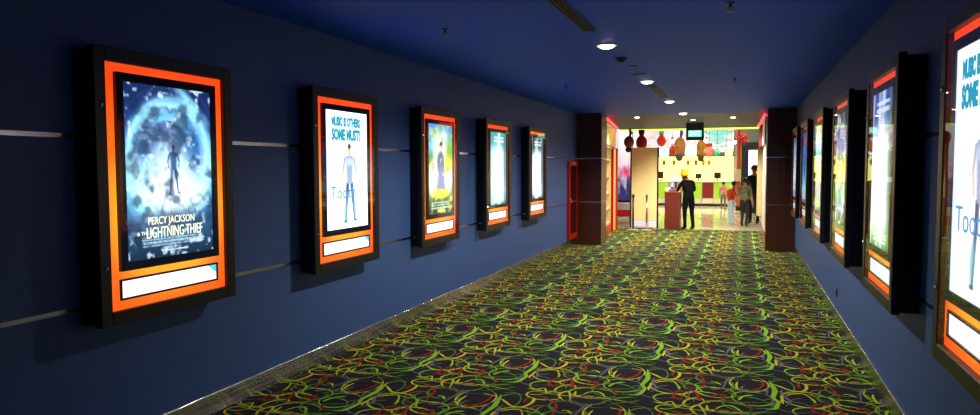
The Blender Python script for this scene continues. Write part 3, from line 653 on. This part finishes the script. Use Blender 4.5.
# ------------------------------------------------------------------ cream board, stanchions, podium
bx0 = ony(630.8, 200, 19.05).x; bx1 = ony(657.6, 200, 19.05).x; bt = ony(644, 147.5, 19.05).z; bb_ = ony(644, 220, 19.05).z
t = thing('display_board', 'tall blank cream display board between black posts', 'board', ((bx0+bx1)/2, 19.05, 0)); hw = (bx1-bx0)/2
MB().box(-hw+.02, hw-.02, -.02, .02, bb_, bt, .004).build('panel', mat('cream_board', (222, 200, 140), rough=.6, noise=.04, nscale=4), t)
for s in (-1, 1):
    p = MB().box(s*hw-.02, s*hw+.02, -.025, .025, .03, bt, .004).build('post', blkm, t)
    MB().box(s*hw-.03, s*hw+.03, -.16, .16, .002, .03, .004).build('foot', mat('grey_steel', (150, 150, 150), rough=.3, metal=.8), p)
MB().box(-hw+.02, hw-.02, -.015, .015, .06, bb_-.01).build('lower_panel', mat('frosted_panel', (205, 205, 225), rough=.3), t)
chrome = mat('chrome', (210, 190, 195), rough=.15, metal=1)
for (px, py, m, lb) in ((633, 229.5, blkm, 'black queue post in front of the cream board'), (646.5, 230, chrome, 'chrome queue post in front of the cream board')):
    d = ony(px, py, 1); s = -ZC/(d.z-ZC); s = 18.62; q = ony(px, py, s)
    t = thing('queue_post', lb, 'queue post', (q.x, s, 0), 0, 'queue posts')
    MB().lathe([(.15, .001), (.15, .012), (.1, .025), (.03, .035)], n=20).build('base', mat('pale_post_base', (190, 180, 170), rough=.3, metal=.6), t, False)
    MB().lathe([(.025, .03), (.025, .85)], n=14).build('pole', m, t, True); MB().lathe([(.035, .85), (.035, .91), (.03, .93), (.01, .935)], n=14).build('post_head', m, t)
podm = mat('podium_red_wood', (92, 30, 16), rough=.4, noise=.2, nscale=5, stretch=(8, 8, .8))
pl = ony(664.3, 229, 19.1); prr = ony(679.5, 229, 19.1); pw = (prr.x-pl.x)/2; pcx = (pl.x+prr.x)/2
t = thing('podium', 'red wooden ticket podium beside the standing worker', 'podium', (pcx, 19.3, 0))
MB().box(-pw, pw, -.2, .2, .002, .97, .006).build('body', podm, t); MB().box(-pw-.02, pw+.02, -.22, .22, .97, 1.0, .006).build('top', mat('podium_top_brown', (165, 84, 50), rough=.4), t)
b = thing('water_bottle', 'clear plastic bottle with blue label standing on the podium', 'bottle', (pcx-.02, 19.25, 1.0))
MB().lathe([(.032, .001), (.034, .02), (.034, .15), (.025, .2), (.012, .225)], n=14).build('bottle_body', mat('pale_blue_plastic', (200, 215, 235), rough=.15), b, True)
MB().lathe([(.035, .06), (.035, .12)], n=14, cap=False).build('label_band', mat('blue_label', (30, 60, 170), rough=.4), b); MB().lathe([(.014, .222), (.014, .25)], n=12).build('cap', mat('white_cap', (230, 230, 235), rough=.4), b)
for (dx, dy, h, c, lb) in ((-.12, -.05, .10, (225, 215, 230), 'small white box beside the bottle on the podium'), (-.03, -.13, .05, (150, 70, 50), 'low brown ticket box on the podium')):
    o = MB().box(-.06, .06, -.05, .05, 0, h, .006).box(-.05, .05, -.04, .04, h, h+.006).build('ticket_box', mat('tb%d' % c[0], c, rough=.5)); o.location = (pcx+dx, 19.25+dy, 1.0); tag(o, lb, 'box')
t = thing('monitor', 'small monitor with white screen on the red podium', 'monitor', (pcx+.06, 19.42, 1.0))
MB().box(-.07, .07, -.03, .05, 0.001, .015, .003).box(-.02, .02, .0, .02, .015, .3).build('stand', blkm, t); MB().box(-.1, .1, -.02, .0, .25, .4, .004).build('screen_case', blkm, t); MB().box(-.09, .09, -.023, -.02, .26, .39).build('screen', emat('white_screen', (235, 240, 250), 1.5), t)

# ------------------------------------------------------------------ people
skin_m = mat('skin', (190, 130, 100), rough=.5); hair_m = mat('black_hair', (18, 14, 12), rough=.4, noise=.3, nscale=60)
BASE = dict(pelvis=(0, 0, .94, .135), belly=(0, 0, 1.09, .125), chest=(0, 0, 1.29, .145), neck=(0, 0, 1.47, .055), jaw=(0, -.02, 1.56, .075), head=(0, -.01, 1.64, .098), crown=(0, .0, 1.70, .075), nose=(0, -.115, 1.61, .016))
LIMB = dict(sh=(.17, 0, 1.39, .068), el=(.23, .03, 1.12, .047), wr=(.25, -.05, .88, .033), pa=(.252, -.07, .81, .036), hip=(.095, 0, .88, .1), kn=(.105, -.015, .49, .066), an=(.11, .03, .09, .046), he=(.11, .05, .045, .04), to=(.125, -.15, .035, .038))
def person(label, loc, rz, H, over, mats, hair=True, extra=None):
    j = {}
    for k_, v in BASE.items(): j[k_] = v
    for k_, v in LIMB.items(): j[k_+'L'] = v; j[k_+'R'] = (-v[0], *v[1:])
    for k_, v in over.items(): j[k_] = (*v, j[k_][3]) if len(v) == 3 else v
    E_ = [('pelvis', 'belly'), ('belly', 'chest'), ('chest', 'neck'), ('neck', 'jaw'), ('jaw', 'head'), ('head', 'crown'), ('head', 'nose')]
    for s in 'LR': E_ += [('chest', 'sh'+s), ('sh'+s, 'el'+s), ('el'+s, 'wr'+s), ('wr'+s, 'pa'+s), ('pelvis', 'hip'+s), ('hip'+s, 'kn'+s), ('kn'+s, 'an'+s), ('an'+s, 'he'+s), ('an'+s, 'to'+s)]
    for s in 'LR':                                            # five fingers
        w_ = Vector(j['wr'+s][:3]); p_ = Vector(j['pa'+s][:3]); d_ = (p_-w_).normalized(); sd = d_.cross(Vector((1, 0, 0))).normalized()
        for fi, (off, ln) in enumerate(((-.03, .075), (-.01, .085), (.01, .08), (.028, .06))):
            a = p_+sd*off+d_*.03; b = p_+sd*off*1.15+d_*(.03+ln*.5); c = p_+sd*off*1.15+d_*(.03+ln)+Vector((0, -.01, -.012))
            for q, pt in zip('abc', (a, b, c)): j['f%d%s%s' % (fi, s, q)] = (*pt, .0095)
            E_ += [('pa'+s, 'f%d%sa' % (fi, s)), ('f%d%sa' % (fi, s), 'f%d%sb' % (fi, s)), ('f%d%sb' % (fi, s), 'f%d%sc' % (fi, s))]
        a = p_-sd*.045+d_*-.01; b = p_-sd*.062+d_*.03
        j['t%sa' % s] = (*a, .012); j['t%sb' % s] = (*b, .01); E_ += [('pa'+s, 't%sa' % s), ('t%sa' % s, 't%sb' % s)]
    names = list(j); sc = H/1.77
    me = bpy.data.meshes.new('body'); me.from_pydata([Vector(j[n][:3])*sc for n in names], [(names.index(a), names.index(b)) for a, b in E_], [])
    o = bpy.data.objects.new('tmp', me); COL.objects.link(o)
    sk = o.modifiers.new('skin', 'SKIN'); sk.use_smooth_shade = True
    for i, n in enumerate(names):
        me.skin_vertices[0].data[i].radius = (j[n][3]*sc,)*2; me.skin_vertices[0].data[i].use_root = (n == 'pelvis')
    su = o.modifiers.new('sub', 'SUBSURF'); su.levels = su.render_levels = 2
    dg = bpy.context.evaluated_depsgraph_get(); m2 = bpy.data.meshes.new_from_object(o.evaluated_get(dg)); bpy.data.objects.remove(o, do_unlink=True)
    m2.name = 'body'; m2.materials.clear()
    for mm in (skin_m, mats[0], mats[1], mats[2]): m2.materials.append(mm)
    segs = []
    for a, b in E_:
        k_ = 0
        if {a[:2], b[:2]} & {'pe', 'hi', 'kn'} and not {a, b} & {'belly'}: k_ = 2
        elif b[:2] in ('he', 'to') and b != 'head': k_ = 3
        elif (a, b) in (('pelvis', 'belly'), ('belly', 'chest'), ('chest', 'neck')) or b[:2] == 'sh': k_ = 1
        elif a[:2] == 'sh': k_ = 1
        if a in ('neck', 'jaw', 'head'): k_ = 0
        segs.append((Vector(j[a][:3])*sc, Vector(j[b][:3])*sc, k_))
    for p in m2.polygons:
        c = p.center; best = 9; bi = 0
        for a, b, k_ in segs:
            ab = b-a; t_ = max(0, min(1, (c-a).dot(ab)/ab.length_squared)); dd = (c-(a+ab*t_)).length
            if k_ == 1 and a == Vector(j['chest'][:3])*sc and b == Vector(j['neck'][:3])*sc and t_ > .75: kk = 0
            else: kk = k_
            if dd < best: best = dd; bi = kk
        p.material_index = bi; p.use_smooth = True
    zmin = min(v.co.z for v in m2.vertices)
    body = bpy.data.objects.new('body', m2); COL.objects.link(body)
    t = thing('person', label, 'person', loc, rz); t.location.z = loc[2]-zmin+.001; body.parent = t
    h = Vector(j['head'][:3])*sc
    if hair:
        b = MB().ell(h+Vector((0, .022, .03))*sc, (.103*sc, .108*sc, .1*sc)); b.build('hair', hair_m, t, True)
    for s in (-1, 1): MB().ell(h+Vector((s*.036, -.092, .0))*sc, (.013*sc, .008*sc, .009*sc), 8, 5).build('eye', blkm, t, True)
    for s in (-1, 1): MB().ell(h+Vector((s*.1, .0, -.01))*sc, (.012*sc, .022*sc, .032*sc), 8, 5).build('ear', skin_m, t, True)
    MB().ell(Vector(j['jaw'][:3])*sc+Vector((0, -.072, -.005))*sc, (.024*sc, .008*sc, .006*sc), 8, 5).build('mouth', mat('lips', (140, 70, 65), rough=.5), t, True)
    return t, h, sc
black_cloth = mat('black_cloth', (8, 8, 9), rough=.9, noise=.2, nscale=40, spec=.1); dark_shoe = mat('black_shoe', (12, 12, 12), rough=.4)
# worker, back to us, forearms on the podium to the left
wx = ony(688, 229, 19.15).x
t, h, sc = person('worker in black with a yellow eared cap, bent over the red podium', (wx, 19.12, 0), -PI*.8, 1.62,
    dict(chest=(0, -.05, 1.28), neck=(0, -.13, 1.43), jaw=(0, -.21, 1.49), head=(0, -.22, 1.57), crown=(0, -.21, 1.64), nose=(0, -.33, 1.54), shL=(.17, -.06, 1.37), shR=(-.17, -.06, 1.37),
         elL=(.25, -.17, 1.13), wrL=(.19, -.36, 1.15), paL=(.17, -.43, 1.145), elR=(-.27, -.1, 1.12), wrR=(-.15, -.31, 1.14), paR=(-.12, -.38, 1.14),
         hipR=(-.105, .01, .88), knR=(-.12, 0, .49), anR=(-.14, .05, .09), heR=(-.14, .07, .045), toR=(-.16, -.13, .035)),
    (black_cloth, black_cloth, dark_shoe))
ym = mat('yellow_plush', (240, 190, 30), rough=.8, noise=.1, nscale=40)
cp = MB().ell(h+Vector((0, .02, .045))*sc, (.118*sc, .125*sc, .105*sc)).build('cap', ym, t, True)
for s in (-1, 1):
    MB().tube([h+Vector((s*.07, .02, .11))*sc, h+Vector((s*.1, .02, .17))*sc], [.035, .024]).build('cap_ear', ym, cp)
    MB().tube([h+Vector((s*.1, .02, .17))*sc, h+Vector((s*.11, .02, .2))*sc], [.024, .006]).build('ear_tip', blkm, cp)
c1 = ony(730.5, 224, 21.2).x
person('child in orange red top and pale trousers walking in the lobby', (c1, 21.2, 0), PI*.65, 1.26, dict(elR=(-.25, -.1, 1.16), wrR=(-.26, -.3, 1.08), paR=(-.26, -.37, 1.06), chest=(0, -.05, 1.29), neck=(0, -.1, 1.46), jaw=(0, -.14, 1.55), head=(0, -.14, 1.63), crown=(0, -.12, 1.69), nose=(0, -.245, 1.6)),
    (mat('orange_red_cloth', (205, 62, 26), rough=.8), mat('pale_blue_trousers', (190, 210, 240), rough=.8), mat('white_shoe', (200, 200, 200), rough=.5)))
c2 = ony(744.5, 227.5, 20.7).x
person('child in pale top and dark camouflage trousers walking in the lobby', (c2, 20.7, 0), PI*.9, 1.36, dict(knL=(.11, -.12, .52), anL=(.11, .0, .1), heL=(.11, .03, .05), toL=(.12, -.16, .04), knR=(-.105, .03, .49), anR=(-.11, .2, .13), heR=(-.11, .24, .1), toR=(-.12, .06, .035)),
    (mat('pale_olive_cloth', (120, 126, 96), rough=.8, noise=.6, nscale=9), mat('camouflage_cloth', (26, 32, 28), rough=.8, noise=.6, nscale=9), dark_shoe))
c3 = ony(753.6, 222, 21.6).x
person('adult in navy half hidden behind the cream kiosk', (c3, 21.6, 0), PI*1.1, 1.72, {}, (mat('navy_cloth', (24, 26, 48), rough=.8), mat('navy_trousers', (20, 22, 36), rough=.8), dark_shoe))
c4 = ony(722, 207, 27).x
person('person in pink and white standing by the lime counter', (c4, 28.5, 0), PI*.95, 1.08, {}, (mat('pink_cloth', (205, 130, 150), rough=.8, noise=.4, nscale=8), mat('grey_cloth', (110, 110, 120), rough=.8), dark_shoe))

# ------------------------------------------------------------------ concession counter and back wall
YC = 30.6
limep = mat('lime_panel', (150, 200, 50), rough=.3, emit=(150, 210, 50), es=.12); wtop = mat('white_worktop', (225, 225, 220), rough=.25); maroon = mat('maroon_panel', (120, 24, 34), rough=.35); greyp = mat('grey_panel', (150, 150, 160), rough=.4)
units = [(655, 668, limep, 'lime'), (668, 682, greyp, 'grey'), (682, 702, limep, 'lime'), (702, 713.5, maroon, 'maroon'), (713.5, 734, limep, 'lime')]
ulab = ['lime fronted counter unit at the end by the cream board', 'grey fronted counter unit behind the podium', 'lime fronted counter unit behind the worker', 'maroon fronted counter unit between two lime ones', 'lime fronted counter unit next to the orange column']
cx0 = ony(655, 190, YC).x; cx1 = ony(734, 190, YC).x
for (a, b, m, nm), lb in zip(units, ulab):
    x0 = ony(a, 190, YC).x+.004; x1 = ony(b, 190, YC).x-.004
    t = thing('counter_unit', lb, 'counter', ((x0+x1)/2, YC, 0), 0, 'concession counter units'); hw = (x1-x0)/2
    MB().box(-hw, hw, .02, .7, .1, 1.0).build('body', greyp, t)
    MB().box(-hw+.01, hw-.01, 0, .02, .34, .98, .005).build('front_panel', m, t)
    MB().box(-hw+.01, hw-.01, .005, .02, .12, .33, .004).build('lower_panel', mat('pale_panel', (205, 205, 190), rough=.3), t); MB().box(-hw, hw, .06, .65, .002, .1).build('plinth', blkm, t)
tag(MB().box(cx0, cx1, YC-.05, YC+.75, 1.002, 1.05, .01).build('worktop', wtop), 'long white worktop on the concession counter', 'worktop')
def monitor(px, y, w, h, lb):
    x = ony(px, 178, YC+y).x; t = thing('till_monitor', lb, 'monitor', (x, YC+y, 1.051), 0, 'till monitors')
    MB().box(-.1, .1, -.07, .07, 0, .02, .004).build('base', blkm, t); MB().box(-.02, .02, -.02, .02, .02, .12).build('neck', blkm, t)
    MB().box(-w/2, w/2, -.03, .03, .1, .1+h, .01).build('screen_case', blkm, t); MB().box(-w*.44, w*.44, .03, .034, .12, .08+h).build('screen', emat('till_screen', (120, 150, 190), .8), t)
monitor(717.5, .3, .27, .26, 'black till monitor on the worktop above the last lime unit')
monitor(698.5, .3, .24, .2, 'black till monitor on the worktop beside the maroon unit')
monitor(661, .3, .2, .3, 'black till monitor on the worktop near the cream board')
# backlit yellow wall in panels, shelf and menu screens
YW = 33.6
yx0 = ony(655, 170, YW).x; yx1 = ony(733.5, 170, YW).x; yz1 = ony(700, 156.5, YW).z
t = thing('yellow_light_wall', 'glowing yellow backlit wall behind the concession counter', 'light wall', ((yx0+yx1)/2, YW, 0)); n = 4; ww = (yx1-yx0)/n
for i in range(n): MB().box(-2*ww+i*ww+.006, -2*ww+(i+1)*ww-.006, 0, .1, .95, yz1, .01).build('panel', emat('yellow_glow', (255, 244, 130), 2.3), t)
MB().box(-2*ww, 2*ww, .02, .3, .002, .94).build('back_cabinet', greyp, t); MB().box(-2*ww-.05, 2*ww+.05, -.2, .3, yz1+.005, yz1+.07).build('top_rail', mat('dark_rail', (60, 50, 60), rough=.4), t)
for k_, (px, c) in enumerate(((664, (176, 120, 40)), (674, (170, 130, 60)), (688, (190, 130, 50)), (696, (150, 110, 60)), (703.5, (190, 150, 90)), (709, (180, 150, 40)))):
    q = ony(px, 162.5, YW-.15); t = thing('paper_lantern', 'small brown lantern hanging before the yellow wall', 'lantern', (q.x, YW-.15, 0), 0, 'small hanging lanterns')
    MB().ell((0, 0, q.z), (.07, .06, .12)).build('shade', mat('lantern_%d' % k_, c, rough=.6), t, True); MB().tube([(0, 0, q.z+.11), (0, 0, yz1+.006)], .006, 5).build('cord', blkm, t); MB().lathe([(.03, q.z-.15), (.04, q.z-.11)], n=10).build('tassel', mat('lantern_red', (160, 40, 30), rough=.6), t)
def screen(px0, px1, py0, py1, Y, m, lb, art=None):
    a = ony(px0, py1, Y); b = ony(px1, py0, Y); t = thing('menu_screen', lb, 'screen', ((a.x+b.x)/2, Y, 0), 0, 'menu screens'); hw = (b.x-a.x)/2
    MB().box(-hw-.02, hw+.02, 0, .08, a.z-.02, b.z+.02, .006).build('screen_case', blkm, t)
    if art:
        o = bpy.data.objects.new('screen_image', art.mesh(2*hw, b.z-a.z, 'screen_image')); o.data.materials.append(backlit_m); COL.objects.link(o); o.parent = t; o.location = (0, -.004, (a.z+b.z)/2)
    else: MB().box(-hw, hw, -.006, 0, a.z, b.z).build('screen_image', m, t)
    for s in (-1, 1): MB().tube([(s*hw*.6, .04, b.z+.02), (s*hw*.6, .04, ZU)], .012, 6).build('hanger', metal_m, t)
sa = Art([(0, (150, 220, 250)), (.5, (235, 250, 255)), (1, (120, 190, 235))], 31, 31, 31); sa.blob(0, .4, .4, .3, (60, 120, 200), .4, 0, .7)
screen(659.5, 669, 147.5, 156.5, 32.6, None, 'blue white menu screen above the counter end by the cream board', sa)
screen(685, 696.5, 144.5, 156, 32.6, emat('blank_white_screen', (250, 252, 255), 2.2), 'blank white menu screen above the counter')
sg = Art([(0, (190, 230, 110)), (1, (150, 210, 80))], 33, 31, 31); sg.noise(5, .8, (235, 250, 190), 1, .55, 6)
screen(725, 732.5, 149.5, 156.5, 32.6, None, 'lime green menu screen next to the orange column', sg)
# upper mural: pale pinks, greys and teals above the screens
um = Art([(0, (170, 180, 195)), (.4, (215, 190, 205)), (1, (205, 180, 190))], 41, 40, 120)
um.noise(14, .9, (245, 235, 240), 1, .48, 6); um.noise(20, .7, (140, 130, 145), 3, .6, 8); um.blob(.72, .3, .2, .5, (70, 170, 160), .4, 0, .8); um.blob(-.9, .5, .2, .6, (200, 225, 250), .5); um.blob(-.35, .5, .2, .3, (230, 150, 170), .5, 0, .6)
mx0 = ony(620, 140, 33.9).x; mx1 = ony(735, 140, 33.9).x
t = thing('upper_mural', 'pale pink and grey lit mural above the concession counter', 'mural', ((mx0+mx1)/2, 33.88, 0))
o = bpy.data.objects.new('print', um.mesh(mx1-mx0, 1.9, 'print')); o.data.materials.append(print_mat('mural_print', 1.0)); COL.objects.link(o); o.parent = t; o.location = (0, -.004, 3.2)
ring(-(mx1-mx0)/2, (mx1-mx0)/2, 2.25, 4.15, .05, -.01, .05).build('mural_frame', mat('mural_frame_grey', (120, 118, 128), rough=.4), t)
MB().box(-(mx1-mx0)/2+.05, (mx1-mx0)/2-.05, 0, .05, 2.3, 4.1).build('backing', greyp, t)
sp_m = emat('spot_bulb', (255, 235, 235), 25)
for (px, py, lb) in ((706, 141, 'bright bare spot lamp over the counter beside the striped ornament'), (734.5, 142, 'bright bare spot lamp over the counter by the orange column'), (672.5, 141, 'bright bare spot lamp over the counter by the blue white screen')):
    q = ony(px, py, 31.8); t = thing('spot_lamp', lb, 'lamp', (q.x, 31.8, 0), 0, 'spot lamps over the counter')
    MB().ell((0, 0, q.z), (.075, .075, .075)).build('bulb', sp_m, t, True); MB().lathe([(.05, q.z+.05), (.06, q.z+.16), (.02, q.z+.18)], n=12).build('socket', metal_m, t); MB().tube([(0, 0, q.z+.17), (0, 0, ZU)], .01, 6).build('stem', metal_m, t)

# ------------------------------------------------------------------ hanging ornaments (plain soft shapes)
def orn(px, py, Y, ztop, w, h, body, top, lb, kind='round'):
    q = ony(px, py, Y); t = thing('hanging_ornament', lb, 'ornament', (q.x, Y, 0), 0, 'ornaments hanging in the lobby')
    bm = mat('orn_%d_%d_%d' % body, body, rough=.75, noise=.35, nscale=9); tm_ = mat('orn_%d_%d_%d' % top, top, rough=.7)
    MB().ell((0, 0, q.z), (w/2, w*.45, h*.34)).build('body', bm, t, True)
    if kind == 'round':
        MB().tube([(.02, 0, q.z+h*.3), (.05, 0, q.z+h*.5), (.03, 0, q.z+h*.7)], [w*.1, w*.14, w*.08]).build('stalk', tm_, t, True)
        MB().ell((-w*.05, 0, q.z-h*.42), (w*.3, w*.28, h*.16)).build('tail', tm_, t, True)
    else:
        MB().tube([(0, 0, q.z+h*.2), (0, 0, q.z+h*.34), (0, 0, q.z+h*.5)], [w*.3, w*.2, w*.26]).build('neck', bm, t, True)
        MB().lathe([(w*.26, q.z+h*.42), (w*.28, q.z+h*.6)], n=14).build('cap', tm_, t)
    MB().tube([(0, 0, q.z+h*.55), (0, 0, ztop)], .008, 5).build('cord', blkm, t)
orn(629, 142, 20.6, ZT, .30, .52, (140, 72, 26), (60, 22, 20), 'brown round ornament with dark stalk hanging over the cream board')
orn(641.5, 142.5, 20.6, ZT, .32, .6, (165, 26, 26), (20, 16, 20), 'red bell shaped ornament with black cap hanging over the cream board', 'bell')
orn(661.5, 141, 27, ZU, .34, .6, (190, 40, 40), (60, 190, 110), 'red ornament with green cap hanging above the blue white screen', 'bell')
orn(672.5, 150.5, 27, ZU, .24, .4, (215, 50, 40), (230, 190, 190), 'plain red ornament hanging between the blue and the white screen', 'bell')
orn(680, 146, 26.5, ZU, .42, .95, (170, 110, 60), (70, 60, 66), 'tall tan ornament with grey tail hanging before the white screen')
orn(701.5, 148, 26.5, ZU, .36, .85, (165, 120, 30), (70, 50, 24), 'mustard ornament with dark tail hanging beside the white screen')
orn(709, 152, 25.6, ZU, .38, .5, (225, 130, 110), (205, 30, 30), 'pink ornament with red cap hanging beside the mustard one', 'bell')
orn(717, 153, 29.3, ZU, .24, .36, (60, 180, 160), (230, 240, 240), 'teal ornament hanging between the pink one and the lime screen', 'bell')
q = ony(742.5, 138.5, 24); t = thing('starburst_ornament', 'spiky red starburst ball hanging over the lobby', 'ornament', (q.x, 24, q.z), 0)
rb = mat('starburst_red', (180, 34, 30), rough=.6); MB().ell((0, 0, 0), (.1, .1, .1)).build('core', rb, t, True)
rg = random.Random(3)
for i in range(34):
    z = 1-2*(i+.5)/34; a = i*2.39996; r_ = math.sqrt(1-z*z); dvc = Vector((r_*math.cos(a), r_*math.sin(a), z))
    MB().tube([dvc*.07, dvc*.27], [.024, .003], 5).build('spike', rb, t)
MB().tube([(0, 0, .25), (0, 0, ZU-q.z)], .006, 5).build('cord', blkm, t)

# ------------------------------------------------------------------ right end of the lobby: column, dark booth, tall white lightbox
a = ony(736.5, 190, 28.0); b = ony(740.5, 190, 28.0)
t = thing('orange_column', 'slim orange column at the end of the concession counter', 'column', ((a.x+b.x)/2, 28.0, 0)); hw = (b.x-a.x)/2
MB().box(-hw, hw, -.08, .08, .15, ZU-.002, .01).build('shaft', mat('orange_laminate', (190, 74, 26), rough=.4), t); MB().box(-hw-.03, hw+.03, -.11, .11, .002, .15, .006).build('foot', blkm, t)
MB().box(-hw-.01, hw+.01, -.09, -.08, 1.1, 1.55).build('notice', mat('cream_notice', (220, 205, 170), rough=.6), t)
a = ony(740.8, 190, 26.5).x; b = 3.2
t = thing('dark_booth', 'dark green booth wall with navy edge behind the lobby visitors', 'booth', (a, 26.5, 0))
MB().box(0, b-a, 0, .4, .002, 2.5).build('wall_panel', mat('dark_green_panel', (22, 40, 36), rough=.4), t); MB().box(.14, .24, -.005, 0, .002, 2.46).build('navy_edge', mat('navy_panel', (24, 26, 90), rough=.4), t)
MB().box(0, b-a, 0, .4, 2.502, ZU-.002).build('upper_panel', mat('grey_green_panel', (96, 116, 108), rough=.6), t)
a = ony(748.3, 177, 26.3); b = ony(757.5, 150, 26.3)
t = thing('tall_light_box', 'tall blank white light box on the dark booth', 'light box', ((a.x+b.x)/2, 26.44, 0)); hw = (b.x-a.x)/2
MB().box(-hw-.02, hw+.02, -.05, .05, a.z-.02, b.z+.02, .005).build('case', blkm, t); MB().box(-hw, hw, -.056, -.05, a.z, b.z).build('light_face', emat('blank_white_screen', (250, 252, 255), 2.2), t)

# ------------------------------------------------------------------ left of the lobby: mural wall and bench
ml = Art([(0, (205, 228, 245)), (.35, (236, 240, 248)), (.55, (220, 190, 215)), (.68, (190, 90, 130)), (.76, (44, 44, 96)), (1, (40, 48, 110))], 51, 90, 40)
ml.noise(6, .6, (250, 250, 255), 1, .55, 5); ml.blob(.4, .62, .3, .08, (205, 70, 120), .4); ml.blob(.3, .5, .35, .06, (240, 225, 245), .5, 40); ml.blob(-.6, .3, .25, .3, (150, 185, 225), .5, 0, .7)
a = ony(612, 200, 23.6).x; b = ony(632, 200, 23.6).x
t = thing('mural_board', 'pale blue and pink lit picture board beside the cream board', 'picture board', ((a+b)/2, 23.6, 0)); hw = (b-a)/2
MB().box(-hw, hw, 0, .12, .002, 3.2).build('board', blkm, t)
o = bpy.data.objects.new('print', ml.mesh(2*hw-.02, 2.6, 'print')); o.data.materials.append(print_mat('board_print', .8)); COL.objects.link(o); o.parent = t; o.location = (0, -.004, 1.85)
a = ony(613.5, 215, 20.9).x; b = ony(630.5, 215, 20.9).x
t = thing('low_bench', 'low bench with white seat and red front near the neon kiosk', 'bench', ((a+b)/2, 20.9, 0)); hw = (b-a)/2
MB().box(-hw, hw, 0, .4, .38, .58, .02).build('seat', mat('white_vinyl', (214, 210, 226), rough=.35), t); MB().box(-hw, hw, .01, .39, .2, .38).build('red_front', mat('bench_red', (196, 20, 30), rough=.35), t)
for sx in (-1, 1):
    for y in (.06, .34): MB().box(sx*(hw-.04)-.02, sx*(hw-.04)+.02, y-.02, y+.02, .001, .2).build('leg', lockm, t)
